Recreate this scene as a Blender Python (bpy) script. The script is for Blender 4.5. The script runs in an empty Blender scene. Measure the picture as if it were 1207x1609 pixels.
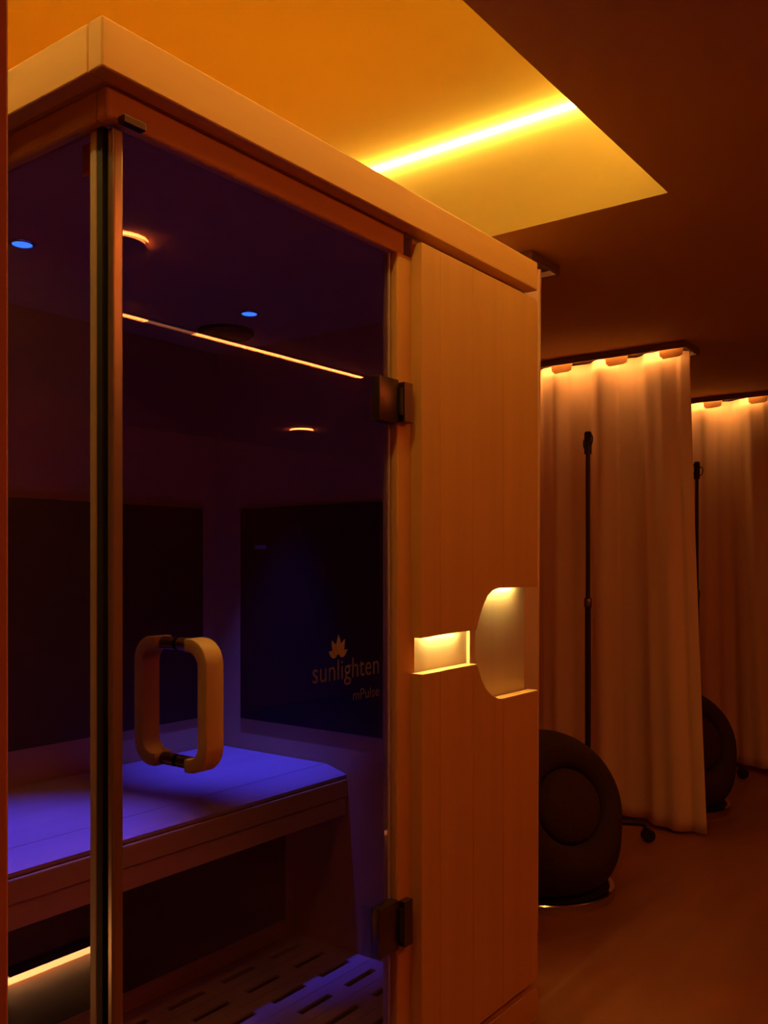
import bpy, bmesh, math, random
from mathutils import Vector, Matrix

random.seed(7)
C = bpy.context.scene.collection
sc = bpy.context.scene
E = 1.205                                   # eye height above the floor (m)

# ------------------------------------------------------------------ camera
cam_d = bpy.data.cameras.new('camera')
cam = bpy.data.objects.new('camera', cam_d)
C.objects.link(cam)
cam.location = (0, 0, E)
cam.rotation_euler = (math.radians(90), 0, math.atan2(.6, .8) - math.radians(90))
cam_d.sensor_fit = 'VERTICAL'
cam_d.sensor_height = 36
cam_d.lens = 1425 / 1609 * 36
cam_d.shift_y = (885 - 804.5) / 1609
cam_d.clip_start = .02
sc.camera = cam

# ------------------------------------------------------------------ light levels
AMBER = (1.0, .66, .17)                     # cove LED
WARM = (1.0, .41, .10)                      # curtain LED
RED_AMBER = (1.0, .19, .036)                # ceiling lamps
POWER_RECESS = 46
POWER_PELMET = 46
POWER_LINEAR = 84
POWER_DISC = 110
POWER_NICHE = 260
POWER_SKIRT = 15
POWER_BLUE = 170.0
w = bpy.data.worlds.new('world')
sc.world = w
w.use_nodes = True
w.node_tree.nodes['Background'].inputs[0].default_value = (.9, .35, .1, 1)
w.node_tree.nodes['Background'].inputs[1].default_value = .002
sc.view_settings.view_transform = 'Standard'
sc.view_settings.look = 'None'
sc.view_settings.gamma = 1
sc.view_settings.use_curve_mapping = False
sc.view_settings.exposure = 0.0

# ------------------------------------------------------------------ materials
def mat(name, col, rough=.5, metal=0.0, spec=.5, grain=None, dark=.75, bump=0.0, coat=0.0):
    m = bpy.data.materials.new(name)
    m.use_nodes = True
    nt = m.node_tree
    b = nt.nodes['Principled BSDF']
    b.inputs['Roughness'].default_value = rough
    b.inputs['Metallic'].default_value = metal
    b.inputs['Specular IOR Level'].default_value = spec
    b.inputs['Coat Weight'].default_value = coat
    if grain is None:
        b.inputs['Base Color'].default_value = (*col, 1)
        return m
    tc = nt.nodes.new('ShaderNodeTexCoord')
    mp = nt.nodes.new('ShaderNodeMapping')
    mp.inputs['Scale'].default_value = grain
    nz = nt.nodes.new('ShaderNodeTexNoise')
    nz.inputs['Scale'].default_value = 1
    nz.inputs['Detail'].default_value = 5
    nz.inputs['Distortion'].default_value = .4
    rp = nt.nodes.new('ShaderNodeValToRGB')
    rp.color_ramp.elements[0].position = .3
    rp.color_ramp.elements[0].color = (*[c * dark for c in col], 1)
    rp.color_ramp.elements[1].position = .7
    rp.color_ramp.elements[1].color = (*col, 1)
    L = nt.links.new
    L(tc.outputs['Object'], mp.inputs['Vector'])
    L(mp.outputs['Vector'], nz.inputs['Vector'])
    L(nz.outputs['Fac'], rp.inputs['Fac'])
    L(rp.outputs['Color'], b.inputs['Base Color'])
    if bump:
        bp = nt.nodes.new('ShaderNodeBump')
        bp.inputs['Strength'].default_value = bump
        bp.inputs['Distance'].default_value = .002
        L(nz.outputs['Fac'], bp.inputs['Height'])
        L(bp.outputs['Normal'], b.inputs['Normal'])
    return m

def emit(name, col, strength):
    m = bpy.data.materials.new(name)
    m.use_nodes = True
    nt = m.node_tree
    nt.nodes.clear()
    e = nt.nodes.new('ShaderNodeEmission')
    e.inputs[0].default_value = (*col, 1)
    e.inputs[1].default_value = strength
    o = nt.nodes.new('ShaderNodeOutputMaterial')
    nt.links.new(e.outputs[0], o.inputs[0])
    return m

def glass(name, tint):
    m = bpy.data.materials.new(name)
    m.use_nodes = True
    nt = m.node_tree
    nt.nodes.clear()
    t = nt.nodes.new('ShaderNodeBsdfTransparent')
    t.inputs[0].default_value = (*tint, 1)
    g = nt.nodes.new('ShaderNodeBsdfGlossy')
    g.inputs['Roughness'].default_value = 0
    f = nt.nodes.new('ShaderNodeFresnel')
    f.inputs[0].default_value = 1.5
    # the far face of the pane is met from inside: look the angle up as from air
    geo = nt.nodes.new('ShaderNodeNewGeometry')
    iv = nt.nodes.new('ShaderNodeMath'); iv.operation = 'MULTIPLY_ADD'
    iv.inputs[1].default_value = 1 / 1.5 - 1.5
    iv.inputs[2].default_value = 1.5
    nt.links.new(geo.outputs['Backfacing'], iv.inputs[0])
    inv = nt.nodes.new('ShaderNodeMath'); inv.operation = 'MULTIPLY'; inv.inputs[1].default_value = 1.0
    nt.links.new(iv.outputs[0], inv.inputs[0])
    mx = nt.nodes.new('ShaderNodeMixShader')
    o = nt.nodes.new('ShaderNodeOutputMaterial')
    L = nt.links.new
    # Fresnel node inverts its IOR on back faces, so hand it 1/1.5 there
    L(inv.outputs[0], f.inputs[0])
    L(f.outputs[0], mx.inputs[0])
    L(t.outputs[0], mx.inputs[1])
    L(g.outputs[0], mx.inputs[2])
    L(mx.outputs[0], o.inputs[0])
    return m

def cloth(name, col, trans=.25):
    m = bpy.data.materials.new(name)
    m.use_nodes = True
    nt = m.node_tree
    nt.nodes.clear()
    d = nt.nodes.new('ShaderNodeBsdfDiffuse')
    t = nt.nodes.new('ShaderNodeBsdfTranslucent')
    tc = nt.nodes.new('ShaderNodeTexCoord')
    mp = nt.nodes.new('ShaderNodeMapping'); mp.inputs['Scale'].default_value = (400, 400, 400)
    nz = nt.nodes.new('ShaderNodeTexNoise'); nz.inputs['Scale'].default_value = 1
    rp = nt.nodes.new('ShaderNodeValToRGB')
    rp.color_ramp.elements[0].color = (*[c * .9 for c in col], 1)
    rp.color_ramp.elements[1].color = (*col, 1)
    mx = nt.nodes.new('ShaderNodeMixShader'); mx.inputs[0].default_value = trans
    o = nt.nodes.new('ShaderNodeOutputMaterial')
    L = nt.links.new
    L(tc.outputs['Object'], mp.inputs['Vector']); L(mp.outputs['Vector'], nz.inputs['Vector'])
    L(nz.outputs['Fac'], rp.inputs['Fac'])
    L(rp.outputs['Color'], d.inputs[0]); L(rp.outputs['Color'], t.inputs[0])
    L(d.outputs[0], mx.inputs[1]); L(t.outputs[0], mx.inputs[2]); L(mx.outputs[0], o.inputs[0])
    return m

M_WALL = mat('wall_paint', (.74, .32, .18), .8)
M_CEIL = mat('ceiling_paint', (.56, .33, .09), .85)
M_COVE = mat('recess_top_lit', (.78, .61, .06), .85)  # ceiling paint lightened: stronger LED glow put into the colour
M_COVESIDE = mat('recess_side_dimmed', (.45, .345, .10), .85)  # ceiling paint darkened: weaker LED light on the sides put into the colour
M_FLOOR = mat('floor_vinyl', (.32, .115, .04), .42, grain=(2.2, 9, 1), dark=.72, bump=.05)
M_WOOD = mat('basswood_upright', (.73, .39, .11), .55, grain=(14, 14, .9), dark=.88)
M_WOODX = mat('basswood_along', (.73, .39, .11), .55, grain=(.9, 14, 14), dark=.88)
M_WOODY = mat('basswood_sideways', (.73, .39, .11), .55, grain=(14, .9, 14), dark=.88)
M_INNER = mat('inner_wood', (.68, .40, .14), .6, grain=(12, 12, .8), dark=.9)
M_BENCH = mat('bench_wood', (.66, .48, .44), .5, grain=(.8, 14, 14), dark=.88)
M_FASCIA = mat('fascia_lit_wood', (.84, .56, .13), .5, grain=(.8, 14, 14), dark=.88)  # bench wood made warmer: room light through the glass put into the colour
M_NICHEW = mat('niche_lit_wood', (.72, .58, .34), .55, grain=(14, 14, .9), dark=.9)  # paler cabin wood, with the niche LED light put into its colour
M_HANDLE = mat('handle_wood', (.68, .46, .24), .45, grain=(30, 30, 4), dark=.92)
M_BLACK = mat('heater_black', (.006, .006, .007), .5, spec=.2)
M_RUBBER = mat('black_rubber', (.010, .009, .009), .6)
M_BRONZE = mat('bronze_metal', (.16, .11, .08), .32, metal=.9)
M_CHROME = mat('polished_metal', (.62, .55, .48), .14, metal=1)
M_PROFILE = mat('glass_edge_profile', (.40, .30, .22), .28, metal=.7)
M_PALE = mat('pale_seal', (.52, .38, .28), .4)
M_DARKMETAL = mat('dark_painted_metal', (.030, .020, .016), .4, metal=.3)
M_PELMET = mat('pelmet_paint', (.20, .11, .06), .6)
M_CLOTH = cloth('curtain_cloth', (.95, .72, .50), .14)
M_TAPE = cloth('header_tape', (.84, .66, .44), .5)
M_FABRIC = mat('chair_fabric', (.050, .016, .011), .9, grain=(90, 90, 90), dark=.6, bump=.3)
M_CUSHION = mat('chair_cushion', (.062, .020, .014), .9, grain=(90, 90, 90), dark=.6, bump=.3)
M_GLASS = glass('tinted_glass', (.84, .74, .75))
M_LOGO = mat('printed_logo', (.11, .075, .060), .7)
M_LOTUS = mat('printed_lotus', (.26, .17, .13), .7)
M_LOGO2 = mat('printed_model_name', (.08, .055, .045), .7)
M_RED = mat('red_print', (.55, .012, .016), .6)
M_LABEL = mat('pale_label', (.28, .36, .40), .6)
M_RECESS = emit('recess_led', AMBER, POWER_RECESS)
M_PLED = emit('pelmet_led', WARM, POWER_PELMET)
M_LINEAR = emit('linear_led', RED_AMBER, POWER_LINEAR)
M_LINDIM = emit('linear_led_dim', (1, .30, .12), 5)
M_DISC = emit('disc_led', RED_AMBER, POWER_DISC)
M_NICHE = emit('niche_led', (1, .72, .24), POWER_NICHE)
M_SKIRT = emit('skirting_led', (1, .46, .14), POWER_SKIRT)
M_BLUE = emit('blue_lens', (.012, .085, 1.0), 6)

# ------------------------------------------------------------------ helpers
def box(bm, x0, x1, y0, y1, z0, z1, bev=0.0, seg=2):
    vs = [bm.verts.new((x, y, z)) for x in (x0, x1) for y in (y0, y1) for z in (z0, z1)]
    f = [(0, 1, 3, 2), (4, 6, 7, 5), (0, 4, 5, 1), (2, 3, 7, 6), (0, 2, 6, 4), (1, 5, 7, 3)]
    fs = [bm.faces.new([vs[i] for i in q]) for q in f]
    if bev:
        es = list({e for q in fs for e in q.edges})
        bmesh.ops.bevel(bm, geom=es, offset=bev, segments=seg, profile=.5, affect='EDGES')

def prism(bm, pts, axis, a0, a1):
    """extrude a 2-D outline along x, y or z"""
    def v(p, a):
        return {'x': (a, p[0], p[1]), 'y': (p[0], a, p[1]), 'z': (p[0], p[1], a)}[axis]
    A = [bm.verts.new(v(p, a0)) for p in pts]
    B = [bm.verts.new(v(p, a1)) for p in pts]
    n = len(pts)
    bm.faces.new(A); bm.faces.new(B[::-1])
    for i in range(n):
        bm.faces.new((A[i], B[i], B[(i + 1) % n], A[(i + 1) % n]))

def tube(bm, pts, r, n=12, closed=False, cap=True):
    pts = [Vector(p) for p in pts]
    rs = r if isinstance(r, (list, tuple)) else [r] * len(pts)
    rings = []
    N = len(pts)
    ref = None
    for i, p in enumerate(pts):
        a = pts[i - 1] if (i or closed) else p
        b = pts[(i + 1) % N] if (i < N - 1 or closed) else p
        d = (b - a).normalized()
        if ref is None:
            ref = d.orthogonal().normalized()
        u = (ref - d * ref.dot(d)).normalized(); ref = u
        v = d.cross(u)
        rings.append([bm.verts.new(p + (u * math.cos(2 * math.pi * k / n) + v * math.sin(2 * math.pi * k / n)) * rs[i]) for k in range(n)])
    for i in range(N if closed else N - 1):
        A, B = rings[i], rings[(i + 1) % N]
        for k in range(n):
            bm.faces.new((A[k], A[(k + 1) % n], B[(k + 1) % n], B[k]))
    if cap and not closed:
        bm.faces.new(rings[0][::-1]); bm.faces.new(rings[-1])

def lathe(bm, prof, n=40, mtx=None):
    """revolve (r, z) pairs about z, then move by mtx"""
    rings = []
    for r, z in prof:
        if r < 1e-6:
            rings.append([bm.verts.new((0, 0, z))])
        else:
            rings.append([bm.verts.new((r * math.cos(2 * math.pi * k / n), r * math.sin(2 * math.pi * k / n), z)) for k in range(n)])
    for A, B in zip(rings, rings[1:]):
        for k in range(n):
            a0, a1 = A[k % len(A)], A[(k + 1) % len(A)]
            b0, b1 = B[k % len(B)], B[(k + 1) % len(B)]
            q = []
            for v in (a0, a1, b1, b0):
                if v not in q:
                    q.append(v)
            if len(q) > 2:
                bm.faces.new(q)
    if mtx is not None:
        bmesh.ops.transform(bm, matrix=mtx, verts=[v for R in rings for v in R])

def obj(name, bm, m, parent=None, smooth=False, base=None):
    """link bm as ONE object; its coordinates are world ones, re-based on the parent chain"""
    off = Vector((0, 0, 0))
    p = parent
    while p is not None:
        off += p.location
        p = p.parent
    if base is not None:
        off += Vector(base)
    bmesh.ops.recalc_face_normals(bm, faces=bm.faces[:])
    bmesh.ops.translate(bm, vec=-off, verts=bm.verts[:])
    me = bpy.data.meshes.new(name)
    bm.to_mesh(me); bm.free()
    if smooth:
        me.polygons.foreach_set('use_smooth', [True] * len(me.polygons))
        if smooth != 'all':
            me.set_sharp_from_angle(angle=math.radians(40))
    me.materials.append(m)
    o = bpy.data.objects.new(name, me)
    C.objects.link(o)
    if parent is not None:
        o.parent = parent
    if base is not None:
        o.location = Vector(base)
    return o

def bx(name, m, parent, *a, bev=0.0, base=None, seg=2):
    bm = bmesh.new(); box(bm, *a, bev=bev, seg=seg)
    return obj(name, bm, m, parent, base=base)

def tag(o, label, cat, group=None):
    o['label'] = label; o['category'] = cat
    if group: o['group'] = group
    return o

def thing(name, label, cat, loc=(0, 0, 0), group=None):
    o = bpy.data.objects.new(name, None)
    C.objects.link(o)
    o.location = loc
    o.empty_display_size = .1
    return tag(o, label, cat, group)

def struct(o):
    o['kind'] = 'structure'
    return o

def copy_tree(o, parent=None):
    c = o.copy(); C.objects.link(c); c.parent = parent
    for ch in list(o.children):
        copy_tree(ch, c)
    return c

# ------------------------------------------------------------------ room
SOFFIT, TOP = E + .98, E + 1.30
RX0, RX1, RY0, BACK = .50, 2.37, .838, 2.42
struct(bx('floor', M_FLOOR, None, -2.6, 8.1, -3.1, 2.6, -.1, 0))
bm = bmesh.new()
box(bm, -2.6, 8.1, -3.1, RY0, SOFFIT, TOP + .12)
box(bm, RX1, 8.1, RY0, 2.6, SOFFIT, TOP + .12)
box(bm, -2.6, RX0, RY0, 2.6, SOFFIT, TOP + .12)
box(bm, RX0, RX1, RY0, 2.6, TOP, TOP + .12)
ceil = struct(obj('ceiling', bm, M_CEIL))
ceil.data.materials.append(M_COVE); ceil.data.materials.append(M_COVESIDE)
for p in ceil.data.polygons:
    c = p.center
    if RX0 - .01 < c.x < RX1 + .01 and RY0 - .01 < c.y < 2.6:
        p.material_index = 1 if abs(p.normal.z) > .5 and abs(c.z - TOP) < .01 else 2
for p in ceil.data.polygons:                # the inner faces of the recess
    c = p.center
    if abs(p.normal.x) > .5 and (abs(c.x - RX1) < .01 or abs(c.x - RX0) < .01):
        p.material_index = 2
struct(bx('wall_back', M_WALL, None, -2.6, 8.1, BACK, 2.6, 0, TOP))
struct(bx('wall_front', M_WALL, None, -2.6, 8.1, -3.1, -3.0, 0, SOFFIT))
struct(bx('wall_right', M_WALL, None, 8.0, 8.1, -3.0, BACK, 0, SOFFIT))
struct(bx('wall_rear', M_WALL, None, -2.6, -2.5, -3.0, BACK, 0, SOFFIT))
struct(bx('wall_left', M_WALL, None, -2.5, .497, .838, .95, 0, SOFFIT, bev=.003))

# lights of the ceiling recess: one continuous LED tube along three of its edges
bm = bmesh.new()
z = TOP - .011
tube(bm, [(RX0 + .011, BACK - .02, z), (RX0 + .011, RY0 + .011, z), (RX1 - .011, RY0 + .011, z), (RX1 - .011, BACK - .011, z)], .0095, 10)
tag(obj('recess_light_strip', bm, M_RECESS, base=(RX1, 1.5, TOP)), 'glowing amber LED strip along the top edge of the ceiling recess above the sauna', 'light strip')

# ------------------------------------------------------------------ sauna cabin
FX, FY = .807, 1.117                       # outer corner of the crown
CX1, CY1 = 2.169, 2.36
Z = lambda v: E + v
sauna = thing('sauna_cabin', 'pale wooden infrared sauna cabin with tinted glass corner and glass door', 'sauna', (1.49, 1.74, 0))
bx('crown_board', M_WOODX, sauna, FX, CX1, FY, FY + .034, Z(.722), Z(.797), bev=.003)
bx('crown_board', M_WOODY, sauna, FX, FX + .03, FY + .0345, CY1, Z(.722), Z(.797), bev=.003)
bx('crown_board', M_WOODY, sauna, CX1 - .03, CX1, FY + .0345, CY1, Z(.722), Z(.797), bev=.003)
bx('roof_panel', M_WOODX, sauna, FX + .03, CX1 - .03, FY + .034, CY1, Z(.722), Z(.785))
bx('frieze_board', M_WOODX, sauna, .841, 1.612, FY + .036, FY + .062, Z(.672), Z(.722), bev=.005)
bx('frieze_board', M_WOODY, sauna, .841, .866, FY + .0625, 2.30, Z(.672), Z(.722), bev=.005)
# cabin shell
bx('inner_ceiling', M_INNER, sauna, .87, 2.10, 1.185, 2.27, Z(.70), Z(.721))
bx('back_wall', M_INNER, sauna, .845, 2.165, 2.275, 2.335, .0, Z(.7215))
bx('side_wall', M_INNER, sauna, 2.10, 2.165, 1.192, 2.274, .0, Z(.7215))
bx('base_slab', M_BLACK, sauna, .845, 2.10, 1.191, 2.274, .0, .006)  # black colour stands for the deep shade below the floor slots
for yy in (1.1925, 1.55, 1.895):
    bx('floor_joist', M_INNER, sauna, .874, 2.098, yy, yy + .012, .0062, .0436)
bx('door_post', M_WOOD, sauna, 1.578, 1.645, FY + .030, FY + .0715, .0, Z(.6715), bev=.004)
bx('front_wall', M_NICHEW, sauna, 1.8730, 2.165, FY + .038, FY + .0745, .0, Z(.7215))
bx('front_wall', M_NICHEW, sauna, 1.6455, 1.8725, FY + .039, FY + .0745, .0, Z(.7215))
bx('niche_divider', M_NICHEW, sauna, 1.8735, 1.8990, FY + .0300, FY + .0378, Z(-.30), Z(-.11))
bx('threshold', M_WOODX, sauna, .845, 1.5775, 1.158, 1.19, .0, .05, bev=.003)

# cladding of the front: an upper and a lower panel of tongue-and-groove boards
upper_edge = [(1.6265, -.1632), (1.7203, -.1601), (1.8301, -.1585), (1.8561, -.1590), (1.859, -.1514), (1.8678, -.1321),
              (1.8826, -.1054), (1.9036, -.0800), (1.931, -.0653), (1.9591, -.0618), (2.169, -.0618)]
lower_edge = [(1.6265, -.2420), (1.7203, -.2413), (1.8561, -.2395), (1.8649, -.2519), (1.8796, -.2807), (1.9006, -.3059),
              (1.931, -.3264), (1.9622, -.3360), (2.169, -.3360)]
joints = [1.6265, 1.700, 1.842, 1.984, 2.169]
def at(edge, x):
    for (xa, za), (xb, zb) in zip(edge, edge[1:]):
        if xa <= x <= xb:
            return za + (zb - za) * (x - xa) / (xb - xa)
def span(edge, x0, x1):
    return [(x0, at(edge, x0))] + [p for p in edge if x0 + 1e-5 < p[0] < x1 - 1e-5] + [(x1, at(edge, x1))]
def round_corner(cx, cz, sx, sz, r, n=5):
    """points of a rounded outer corner, from the x side to the z side"""
    return [(cx - sx * r + sx * r * math.cos(t), cz - sz * r + sz * r * math.sin(t)) for t in [math.pi / 2 * k / n for k in range(n + 1)]]
y0, y1 = FY, FY + .0295
def board(name, parent, pts):
    bm = bmesh.new()
    prism(bm, [(x, Z(v)) for x, v in pts], 'y', y0, y1)
    es = [e for e in bm.edges if all(abs(v.co.y - y0) < 1e-6 for v in e.verts)]
    bmesh.ops.bevel(bm, geom=es, offset=.0016, segments=2, profile=.5, affect='EDGES')
    return obj(name, bm, M_WOOD, parent)
def empty_part(name, parent, loc):
    o = bpy.data.objects.new(name, None); C.objects.link(o)
    o.location = Vector(loc) - parent.location; o.parent = parent; o.empty_display_size = .05
    return o
up = empty_part('upper_panel', sauna, (1.9, FY, 1.4))
lo = empty_part('lower_panel', sauna, (1.9, FY, .5))
for i, (xa, xb) in enumerate(zip(joints, joints[1:])):
    a, b = xa + .0005 * (i > 0), xb - .0005 * (i < 3)
    low = span(upper_edge, a, b)
    if i == 3:
        top = round_corner(b, .698, 1, 1, .012)
        pts = low + top + [(a, .698)]
    else:
        pts = low + [(b, .698), (a, .698)]
    board('board', up, pts)
    hi = span(lower_edge, a, b)[::-1]
    if i == 3:
        bot = [(a, -1.1015)] + round_corner(b, -1.1015, 1, -1, .010)[::-1]
        pts = bot + hi
    else:
        pts = [(a, -1.1015), (b, -1.1015)] + hi
    board('board', lo, pts)
bm = bmesh.new()
prism(bm, [(1.6265, 0.0), (2.158, 0.0), (2.169, .006), (2.169, .074), (2.158, .084), (1.6265, .084)], 'y', y0, y1)
obj('plinth_board', bm, M_WOODX, sauna)
# lamps hidden behind the upper panel, over the cut-out
bx('niche_leak_blocker', M_WOODX, sauna, 1.6465, 1.8725, FY + .0302, FY + .0385, Z(-.1465), Z(-.130))  # both added, unseen: stop niche light escaping up behind the panel
bx('niche_leak_blocker', M_WOODX, sauna, 1.9000, 2.1640, FY + .0302, FY + .0375, Z(-.0505), Z(-.035))
bx('niche_light', M_NICHE, sauna, 1.680, 1.825, FY + .0305, FY + .0370, Z(-.1500), Z(-.1470))
bx('niche_light', M_NICHE, sauna, 1.950, 2.095, FY + .0305, FY + .0370, Z(-.0540), Z(-.0510))

# glass: left side pane, door with its fittings
GX, GY = .856, 1.165
side = bx('side_pane', M_GLASS, sauna, GX, GX + .008, 1.197, 2.274, .05, Z(.671))
bx('edge_profile', M_PALE, side, GX - .003, GX + .011, 1.1945, 1.2115, .0505, Z(.6705), bev=.002)
bx('edge_seal', M_RUBBER, side, GX - .002, GX + .010, 1.1810, 1.1940, .0505, Z(.6705))
lbl = bx('warning_label', M_RED, side, GX + .0082, GX + .0092, 1.2175, 1.246, Z(.612), Z(.662))
lbl['label'] = 'small red warning label'

door = bx('door', M_GLASS, sauna, .879, 1.566, GY, GY + .008, .055, Z(.668))
bx('edge_profile', M_PROFILE, door, .859, .8788, GY - .004, GY + .012, .055, Z(.668), bev=.004, seg=3)
bx('hinge_edge_seal', M_PALE, door, 1.5665, 1.5715, GY - .003, GY + .011, .055, Z(.668))
bx('top_clip', M_BRONZE, door, .862, .903, FY + .0205, FY + .0355, Z(.669), Z(.6805), bev=.001)

def pull(sign):
    """D-shaped wooden bar bent in the plane across the door; sign -1 = room side"""
    zt, zb, d, th, w0, w1 = -.121, -.337, .090, .022, .973, 1.011
    ya = .036
    R, r = .042, .024
    out, inn = [], []
    out += [(ya, zt)]
    for k in range(9):
        t = math.pi / 2 - math.pi / 2 * k / 8
        out.append((d - R + R * math.cos(t), zt - R + R * math.sin(t)))
    for k in range(9):
        t = -math.pi / 2 * k / 8
        out.append((d - R + R * math.cos(t), zb + R + R * math.sin(t)))
    out += [(ya, zb)]
    inn += [(ya, zb + th)]
    for k in range(9):
        t = -math.pi / 2 + math.pi / 2 * k / 8
        inn.append((d - th - r + r * math.cos(t), zb + th + r + r * math.sin(t)))
    for k in range(9):
        t = math.pi / 2 * k / 8
        inn.append((d - th - r + r * math.cos(t), zt - th - r + r * math.sin(t)))
    inn += [(ya, zt - th)]
    bm = bmesh.new()
    A, B = [], []
    yc = GY + .004
    outl = out + inn
    for X, S in ((w0, A), (w1, B)):
        for y, v in outl:
            S.append(bm.verts.new((X, yc + sign * y, Z(v))))
    n, m_ = len(outl), len(out)
    for i in range(n):
        bm.faces.new((A[i], A[(i + 1) % n], B[(i + 1) % n], B[i]))
    for S in (A, B):
        for i in range(m_ - 1):
            bm.faces.new((S[i], S[i + 1], S[n - 2 - i], S[n - 1 - i]))
    bmesh.ops.recalc_face_normals(bm, faces=bm.faces[:])
    es = [e for e in bm.edges if len(e.link_faces) == 2 and e.calc_face_angle(0) > .9]
    bmesh.ops.bevel(bm, geom=es, offset=.003, segments=2, profile=.5, affect='EDGES')
    obj('door_handle', bm, M_HANDLE, door, smooth=True)
    for v in (zt - .0115, zb + .0115):
        bm = bmesh.new()
        tube(bm, [(.993, yc + sign * .0042, Z(v)), (.993, yc + sign * .0362, Z(v))], .0105, 20)
        obj('standoff', bm, M_BRONZE, door, smooth=True)
pull(-1); pull(1)

for v0, v1 in ((.2987, .393), (-.828, -.722)):
    bm = bmesh.new()
    box(bm, 1.506, 1.574, GY - .0245, GY - .0005, Z(v0), Z(v1), bev=.0015)
    h = obj('hinge', bm, M_BRONZE, door, smooth=True)
    bx('wall_plate', M_BRONZE, h, 1.5800, 1.610, FY + .012, FY + .0295, Z(v0 + .004), Z(v1 - .004), bev=.0015)
    bm = bmesh.new()
    tube(bm, [(1.5770, GY - .0275, Z(v0 + .018)), (1.5770, GY - .0275, Z(v1 - .018))], .0055, 14)
    obj('knuckle', bm, M_DARKMETAL, h, smooth=True)

# print on the door: a lotus over the word, and the model's name under it
def text_mesh(name, s, x0, z0, width, height, yy, m, parent, fw=.004):
    cu = bpy.data.curves.new(name, 'FONT')
    cu.body = s; cu.size = 1; cu.space_character = 1.02
    o = bpy.data.objects.new(name, cu); C.objects.link(o)
    bpy.context.view_layer.update()
    dg = bpy.context.evaluated_depsgraph_get()
    me = bpy.data.meshes.new_from_object(o.evaluated_get(dg))
    bpy.data.objects.remove(o)
    xs = [v.co.x for v in me.vertices]; ys = [v.co.y for v in me.vertices]
    kx = width / (max(xs) - min(xs)); ky = height / max(ys)
    bm = bmesh.new(); bm.from_mesh(me)
    for v in bm.verts:
        v.co = Vector((x0 + (v.co.x - min(xs)) * kx, yy, Z(z0 + v.co.y * ky)))
    r = bmesh.ops.extrude_face_region(bm, geom=bm.faces[:])
    bmesh.ops.translate(bm, vec=(0, -.0004, 0), verts=[g for g in r['geom'] if isinstance(g, bmesh.types.BMVert)])
    return obj(name, bm, m, parent)
text_mesh('lettering', 'sunlighten', 1.322, -.2335, .212, .0405, GY - .0004, M_LOGO, door)
text_mesh('lettering', 'mPulse', 1.447, -.281, .088, .0215, GY - .0004, M_LOGO2, door)
bm = bmesh.new()
def petal(cx, cz, ang, ln, wd, off):
    n = 10
    pts = []
    for k in range(n + 1):
        t = k / n
        pts.append((t * ln, wd * math.sin(math.pi * t ** .85) * (1 - .25 * t)))
    pts += [(x, -y) for x, y in pts[-2:0:-1]]
    ca, sa = math.cos(ang), math.sin(ang)
    prism(bm, [(cx + x * ca - y * sa, Z(cz + x * sa + y * ca)) for x, y in pts], 'y', GY - .0009 - off, GY - .0004 - off)
for a, ln, wd, off in ((154, .029, .0078, 0), (26, .029, .0078, 0), (121, .037, .0088, .0006), (59, .037, .0088, .0006), (90, .042, .0088, .0012)):
    petal(1.399 + .006 * math.cos(math.radians(a)), -.190 + .006 * math.sin(math.radians(a)), math.radians(a), ln, wd, off)
bmesh.ops.scale(bm, vec=(.95, 1, 1), space=Matrix.Translation((-1.399, 0, 0)), verts=bm.verts[:])
obj('lotus_emblem', bm, M_LOTUS, door)

# ------------------------------------------------------------------ inside the cabin
bench = thing('sauna_bench', 'wooden slatted sauna bench along the back wall under blue light', 'bench', (1.49, 1.95, 0))
BY = 1.715
bx('seat_board', M_BENCH, bench, .872, 2.098, 1.7970, 2.272, Z(-.637), Z(-.607), bev=.003)
bm = bmesh.new()
prism(bm, [(BY, Z(-.640)), (1.7945, Z(-.640)), (1.7945, Z(-.608)), (BY + .012, Z(-.6255)), (BY, Z(-.631))], 'x', .872, 2.098)
obj('nosing_board', bm, M_BENCH, bench)
bx('fascia_board', M_FASCIA, bench, .872, 2.098, BY - .004, BY + .020, Z(-.6955), Z(-.6435), bev=.003)
bx('fascia_board', M_FASCIA, bench, .872, 2.098, BY, BY + .020, Z(-.7500), Z(-.6975), bev=.003)
bx('front_panel', M_BLACK, bench, .93, 2.04, 1.905, 1.925, .115, Z(-.66), bev=.002)
bx('seat_leak_blocker', M_FASCIA, bench, .874, 2.096, 1.782, 1.815, Z(-.665), Z(-.6405))  # added, unseen: blocks blue light leaking through the seat gap
bx('kick_board', M_INNER, bench, .872, 2.098, 1.926, 1.945, .0505, Z(-.64))

hp = bx('heater_panel', M_BLACK, None, .95, 2.027, 2.262, 2.2745, Z(-.506), Z(.178), bev=.003, base=(1.49, 2.27, Z(-.5)))
tag(hp, 'wide black infrared heater panel on the sauna back wall above the bench', 'heater')
h2 = bx('heater_panel', M_BLACK, None, 2.0875, 2.0995, 1.25, 2.153, Z(-.506), Z(.178), bev=.003, base=(2.09, 1.7, Z(-.5)))
tag(h2, 'black infrared heater panel on the sauna side wall behind the printed door', 'heater')
l2 = bx('label_plate', M_LABEL, h2, 2.0866, 2.0874, 2.035, 2.085, Z(.045), Z(.058))
l2['label'] = 'small pale label'

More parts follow.
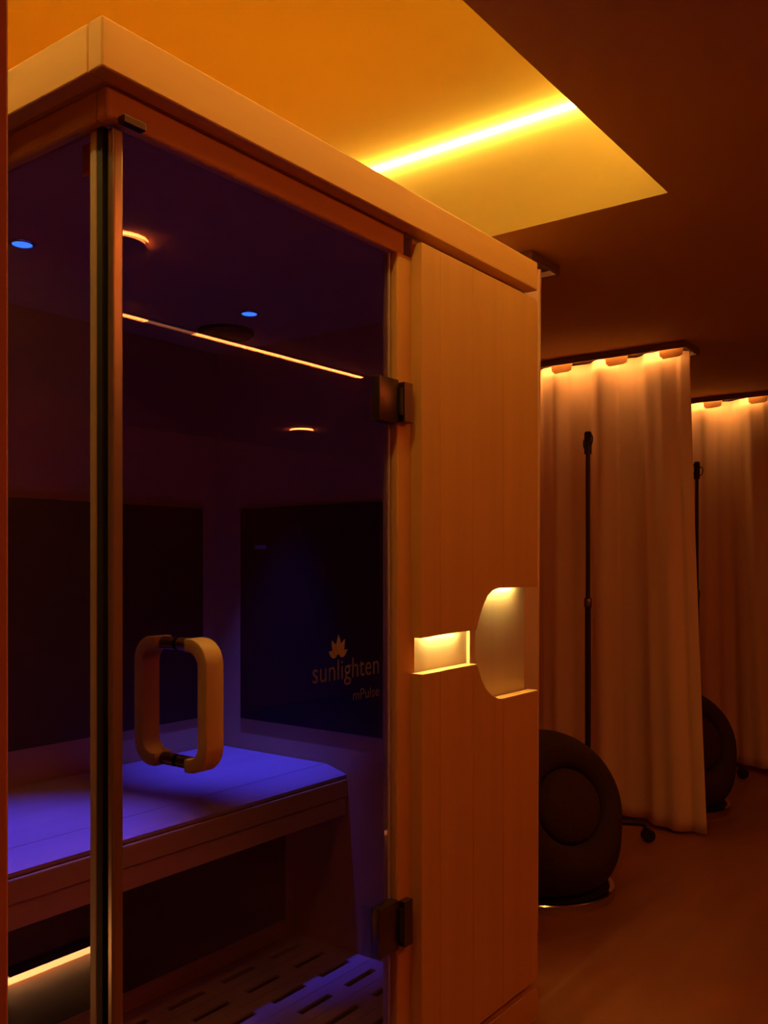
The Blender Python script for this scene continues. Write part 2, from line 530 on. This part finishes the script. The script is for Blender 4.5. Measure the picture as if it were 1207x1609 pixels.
grate = thing('floor_grate', 'wooden sauna floor grate with rows of short vent slots', 'floor grate', (1.49, 1.6, .035))
pitch = .095
for r in range(12):
    yc = 1.855 - pitch * (r - 0)
    ya, yb = yc - pitch / 2 + .0006, yc + pitch / 2 - .0006
    if ya < 1.19: break
    if r == 0: yb = 1.925
    bm = bmesh.new()
    z0, z1 = .044, .050
    hw = .0105
    box(bm, .874, 2.098, ya, yc - hw, z0, z1)
    box(bm, .874, 2.098, yc + hw, yb, z0, z1)
    x = .874
    xs = [.595 + .19 * k for k in range(8)]
    cuts = [(1.731 + .19 * k - .19 * 4, 1.731 + .19 * k - .19 * 4 + .125) for k in range(6)]
    for a, b in cuts:
        if b < .88 or a > 2.09: continue
        a = max(a, .9); b = min(b, 2.07)
        if b - a < .04: continue
        box(bm, x, a, yc - hw, yc + hw, z0, z1); x = b
    box(bm, x, 2.098, yc - hw, yc + hw, z0, z1)
    bmesh.ops.remove_doubles(bm, verts=bm.verts[:], dist=1e-5)
    obj('floor_board', bm, M_BENCH, grate)

def spot(x, y, label, aim=(0, 0, -1)):
    t = thing('ceiling_spotlight', label, 'spotlight', (x, y, Z(.70)), 'blue spotlights in the sauna ceiling')
    bm = bmesh.new()
    lathe(bm, [(.0215, .700), (.029, .700), (.029, .697), (.0265, .695), (.0215, .695), (.0215, .700)], 28, Matrix.Translation((x, y, E)))
    obj('trim_ring', bm, M_CHROME, t, smooth=True)
    bm = bmesh.new()
    lathe(bm, [(0, .6995), (.021, .6995), (.021, .6965), (.012, .6945), (0, .694)], 24, Matrix.Translation((x, y, E)))
    obj('lens', bm, M_BLUE, t, smooth=True)
    ld = bpy.data.lights.new('spot_lamp', 'SPOT')
    ld.energy = POWER_BLUE; ld.color = (.042, .05, 1); ld.spot_size = math.radians(40); ld.spot_blend = 1; ld.shadow_soft_size = .018
    lo_ = bpy.data.objects.new('spot_lamp', ld); C.objects.link(lo_)
    lo_.parent = t; lo_.location = (0, 0, -.010)
    lo_.rotation_euler = Vector(aim).to_track_quat('-Z', 'Y').to_euler()
spot(1.11, 1.82, 'blue ceiling spotlight seen through the left glass pane')
spot(1.80, 1.82, 'blue ceiling spotlight seen through the door, beside the round speaker', (.17, .19, -1.3))

sp = thing('ceiling_speaker', 'round black speaker in the sauna ceiling', 'speaker', (1.90, 2.02, Z(.70)))
bm = bmesh.new()
lathe(bm, [(0, .6995), (.084, .6995), (.084, .690), (.078, .684), (.072, .684), (.072, .6995)], 40, Matrix.Translation((1.90, 2.02, E)))
obj('rim', bm, M_BLACK, sp, smooth=True)
bm = bmesh.new()
lathe(bm, [(.0715, .690), (.0715, .686), (.04, .681), (0, .679), (0, .690), (.0715, .690)], 40, Matrix.Translation((1.90, 2.02, E)))
obj('grille', bm, M_BLACK, sp, smooth=True)

# ------------------------------------------------------------------ other lamps of the room (the glass mirrors them)
def disc_lamp(x, y, label):
    t = thing('disc_ceiling_lamp', label, 'ceiling lamp', (x, y, SOFFIT), 'round halo lamps on the ceiling')
    T = Matrix.Translation((x, y, SOFFIT))
    bm = bmesh.new(); lathe(bm, [(0, -.0002), (.080, -.0002), (.080, -.011), (0, -.011)], 40, T)
    obj('halo_ring', bm, M_DISC, t, smooth=True)
    bm = bmesh.new(); lathe(bm, [(0, -.0112), (.083, -.0112), (.083, -.022), (.080, -.025), (0, -.025)], 40, T)
    obj('disc_cover', bm, M_DARKMETAL, t, smooth=True)
disc_lamp(1.72, .045, 'round dark ceiling lamp with glowing halo mirrored high at the door edge')
disc_lamp(4.96, -2.14, 'round ceiling lamp with glowing halo mirrored below the lit line in the door')

YL = -.60
lin = thing('linear_ceiling_lamp', 'thin linear ceiling light mirrored as a bright slanting line in the door', 'linear lamp', (2.6, YL, SOFFIT))
bx('housing', M_BRONZE, lin, .75, 3.96, YL - .012, YL + .012, SOFFIT - .010, SOFFIT - .0002)
bx('diffuser', M_LINEAR, lin, .75, 2.33, YL - .006, YL + .006, SOFFIT - .0145, SOFFIT - .0102)  # unseen near stretch lengthened to add fill light on the curtains
bx('diffuser', M_LINEAR, lin, 2.58, 3.95, YL - .006, YL + .006, SOFFIT - .0145, SOFFIT - .0102)
bx('joint_diffuser', M_LINDIM, lin, 2.331, 2.579, YL - .005, YL + .005, SOFFIT - .0140, SOFFIT - .0102)['label'] = 'dim middle stretch'

bm = bmesh.new(); box(bm, -.55, .30, 2.398, 2.4198, .006, .033)
sk = obj('skirting_light_strip', bm, M_SKIRT, base=(-.1, 2.40, 0))
bx('profile_cap', M_BRONZE, sk, -.56, .31, 2.384, 2.4198, .0332, .050)
tag(sk, 'glowing floor-level light strip mirrored in the left sauna glass', 'light strip')

# ------------------------------------------------------------------ treatment bays: pelmets, curtains, stands, chairs
PIT = 1.433
YE = 1.330
PX = 2.543
def pelmet(x, label):
    t = thing('curtain_pelmet', label, 'pelmet', (x + .1, YE, SOFFIT), 'curtain pelmets on the ceiling')
    bx('top_board', M_PELMET, t, x, x + .197, YE, BACK - .001, SOFFIT - .012, SOFFIT - .0003, bev=.001)
    bx('front_lip', M_PELMET, t, x, x + .010, YE, BACK - .001, SOFFIT - .030, SOFFIT - .0122, bev=.001)
    bx('rear_lip', M_PELMET, t, x + .187, x + .197, YE, BACK - .001, SOFFIT - .030, SOFFIT - .0122, bev=.001)
    bx('end_leak_blocker', M_PELMET, t, x + .0102, x + .1868, YE, YE + .008, SOFFIT - .030, SOFFIT - .0122)  # added to keep the bar's light from leaking out of the end
    bx('light_bar', M_PLED, t, x + .018, x + .028, YE + .035, BACK - .02, SOFFIT - .0185, SOFFIT - .0123)
    return t
p1 = pelmet(PX, 'nearest pelmet, only its end showing at the sauna crown')
p2 = pelmet(PX + PIT, 'middle pelmet above the curtain with the free-hanging edge')
p3 = pelmet(PX + 2 * PIT, 'farthest pelmet at the right edge of the photo')

def curtain_mesh(seed, flare_to, edge):
    rnd = random.Random(seed)
    NU, NV = 220, 36
    top, bot = SOFFIT - .022, .022
    ln = BACK - .03 - edge
    ph = [rnd.uniform(0, 6.28) for _ in range(4)]
    bm = bmesh.new()
    grid = []
    for j in range(NV + 1):
        s = j / NV                       # 0 top .. 1 bottom
        zz = top + (bot - top) * s
        row = []
        for i in range(NU + 1):
            d = ln * i / NU              # distance from the free edge
            wave = math.sin(2 * math.pi * d / .27 + 2.1 + .35 * math.sin(d * 5 + ph[0]))
            wave = math.copysign(abs(wave) ** .75, wave)
            wave2 = .75 * math.sin(2 * math.pi * d / .101 + ph[1] + math.sin(d * 9 + ph[3])) * (.55 + .45 * s)
            amp = .029 + .006 * s
            fade = min(1, d / .05)
            x = amp * (wave * (1 - .25 * s) + .5 * wave2) * fade
            if d < .035:                 # free edge turned back
                x += .05 * (1 - d / .035) * (1 - .6 * s)
            flare = flare_to * s ** 1.15 * math.exp(-d / .28)
            row.append(bm.verts.new((x - .030 * s * math.exp(-d / .2), edge + d - flare, zz + .012 * s * math.sin(d * 6 + ph[2]))))
        grid.append(row)
    for j in range(NV):
        for i in range(NU):
            bm.faces.new((grid[j][i], grid[j][i + 1], grid[j + 1][i + 1], grid[j + 1][i]))
    return bm
def heading_tab(d, x):
    """short stiff tab of header tape standing out in front of the light bar"""
    bm = bmesh.new()
    y = 1.352 + d
    tz = SOFFIT - .0125
    pts = [(y - .058, tz), (y + .058, tz), (y + .052, tz - .042), (y + .036, tz - .056), (y - .034, tz - .053), (y - .050, tz - .046)]
    prism(bm, pts, 'x', x, x + .0016)
    return bm
def curtain(x, seed, label, flare_to=.095, edge=1.352):
    bm = curtain_mesh(seed, flare_to, edge)
    bmesh.ops.translate(bm, vec=(x, 0, 0), verts=bm.verts[:])
    o = obj('curtain', bm, M_CLOTH, smooth='all', base=(x, 1.352, 0))
    sm = o.modifiers.new('thick', 'SOLIDIFY'); sm.thickness = .0016
    tag(o, label, 'curtain', 'cream curtains between the bays')
    for d in (.045, .30, .575, .84):
        obj('heading_tab', heading_tab(d, x - CXO + .0125), M_TAPE, o)
    return o
CXO = .080
curtain(PX + CXO, 3, 'cream curtain showing only a thin edge beside the sauna', .020, 1.364)
curtain(PX + PIT + CXO, 5, 'long cream curtain with its lower corner flaring over the floor')
curtain(PX + 2 * PIT + CXO, 8, 'cream curtain at the far right behind the rear chair')

def iv_stand(x, y, h, label):
    t = thing('drip_stand', label, 'drip stand', (x, y, 0), 'drip stands in the bays')
    bm = bmesh.new(); tube(bm, [(x, y, .095), (x, y, E - .155)], .0125, 16); obj('lower_pole', bm, M_DARKMETAL, t, smooth=True)
    bm = bmesh.new(); tube(bm, [(x, y, E - .185), (x, y, h)], .0095, 16); obj('upper_pole', bm, M_DARKMETAL, t, smooth=True)
    bm = bmesh.new(); lathe(bm, [(.0128, 0), (.017, .003), (.017, .036), (.0125, .042), (.0098, .042), (.0098, 0), (.0128, 0)], 20, Matrix.Translation((x, y, E - .19))); obj('collar', bm, M_BRONZE, t, smooth=True)
    bm = bmesh.new(); lathe(bm, [(0, 0), (.016, 0), (.016, .09), (.012, .096), (0, .096)], 16, Matrix.Translation((x, y, h - .09))); obj('top_cap', bm, M_DARKMETAL, t, smooth=True)
    for sg in (-1, 1):
        c, q = math.cos(math.radians(54)) * sg, math.sin(math.radians(54)) * sg
        hz = h - .040 - .006 * sg
        loop = [(x + c * (.024 + .014 * math.cos(t)), y + q * (.024 + .014 * math.cos(t)), hz + .022 * math.sin(t) + .006 * math.cos(t)) for t in [2 * math.pi * k / 20 for k in range(20)]]
        bm = bmesh.new(); tube(bm, loop, .0028, 8, closed=True); obj('hook', bm, M_DARKMETAL, t, smooth=True)
    bm = bmesh.new(); lathe(bm, [(0, .070), (.034, .070), (.034, .095), (.020, .112), (0, .112)], 20, Matrix.Translation((x, y, 0))); obj('hub', bm, M_DARKMETAL, t, smooth=True)
    for k in range(4):
        a = math.radians(-48 + 90 * k)
        c, s = math.cos(a), math.sin(a)
        R = .255
        bm = bmesh.new(); tube(bm, [(x + c * .03, y + s * .03, .088), (x + c * .15, y + s * .15, .086), (x + c * .24, y + s * .24, .078), (x + c * R, y + s * R, .066)], [.013, .012, .011, .010], 12)
        leg = obj('leg', bm, M_DARKMETAL, t, smooth=True)
        bm = bmesh.new()
        n = Vector((-s, c, 0))
        pc = Vector((x + c * (R + .012), y + s * (R + .012), .0275))
        for sg in (-1, 1):
            a0 = pc + n * (sg * .007); a1 = pc + n * (sg * .017)
            tube(bm, [a0, a1], .0272, 18)
        tube(bm, [pc - n * .016, pc + n * .016], .005, 10)
        tube(bm, [Vector((x + c * R, y + s * R, .064)), Vector((x + c * R, y + s * R, .048)), pc + Vector((0, 0, .004))], [.007, .008, .007], 10)
        obj('caster', bm, M_RUBBER, leg, smooth=True)
    return t
s1 = iv_stand(3.65, 1.64, E + .56, 'black rolling drip stand behind the nearer round chair')
s2 = copy_tree(s1)
s2.location = (3.65 + PIT + .015, 1.64, 0)
s2['label'] = 'rear drip stand with looped hooks, beyond the flared curtain'
s2.rotation_euler = (0, 0, math.radians(-90))

def round_chair(x, y, label):
    t = thing('round_chair', label, 'chair', (x, y, 0), 'round upholstered chairs in the bays')
    R = .292
    cz = .292
    ax = Vector((-.46, -.82, .30)).normalized()      # way the seat opening faces
    rot = Vector((0, 0, 1)).rotation_difference(ax).to_matrix().to_4x4()
    T = Matrix.Translation((x, y, cz)) @ rot
    prof = []
    for k in range(27):                              # outer ball from the back pole to the rim
        a = math.radians(-90 + 132 * k / 26)
        prof.append((R * math.cos(a), R * math.sin(a)))
    rim_r, rim_z = R * math.cos(math.radians(42)), R * math.sin(math.radians(42))
    for k in range(1, 9):                            # rolled rim turning into the bowl
        a = math.radians(42 + 150 * k / 8)
        prof.append((rim_r - .05 * math.cos(math.radians(42)) + .05 * math.cos(a), rim_z - .05 * math.sin(math.radians(42)) + .05 * math.sin(a)))
    r0, z0 = prof[-1]
    for k in range(1, 10):
        u = k / 9
        prof.append((r0 * (1 - u), z0 - .065 * math.sin(u * math.pi / 2)))
    bm = bmesh.new(); lathe(bm, prof, 64, T)
    # flatten the underside that sits in the ring
    for v in bm.verts:
        u = min(.85, (cz - v.co.z) / cz)
        if u > 0:                                    # fuller flanks towards the base
            k = (1 - u ** 3.2) ** (1 / 3.2) / math.sqrt(1 - u * u)
            v.co.x = x + (v.co.x - x) * k; v.co.y = y + (v.co.y - y) * k
        if v.co.z < .045: v.co.z = .045
    obj('shell', bm, M_FABRIC, t, smooth='all')
    bm = bmesh.new()
    pr = []
    for k in range(21):
        a = math.radians(-90 + 180 * k / 20)
        pr.append((.132 * max(0, math.cos(a)) ** .8, .050 * math.sin(a)))
    lathe(bm, pr, 48, Matrix.Translation((x, y, cz)) @ rot @ Matrix.Translation((0, 0, rim_z - .02)))
    obj('seat_cushion', bm, M_CUSHION, t, smooth='all')
    bm = bmesh.new()
    lathe(bm, [(.248, .0), (.266, .0), (.268, .004), (.268, .030), (.264, .034), (.250, .034), (.246, .030), (.246, .004), (.248, 0)], 64, Matrix.Translation((x, y, 0)))
    obj('base_ring', bm, M_CHROME, t, smooth=True)
    bm = bmesh.new()
    lathe(bm, [(0, .004), (.2455, .004), (.2455, .024), (.200, .0445), (0, .0445)], 40, Matrix.Translation((x, y, 0)))
    obj('base_plate', bm, M_RUBBER, t)
    return t
c1 = round_chair(3.04, 1.553, 'nearer dark round chair on a shiny ring base, beside the sauna')
c2 = copy_tree(c1)
c2.location = (3.04 + PIT, 1.553, 0)
c2['label'] = 'rear dark round chair, half hidden by the flared curtain'
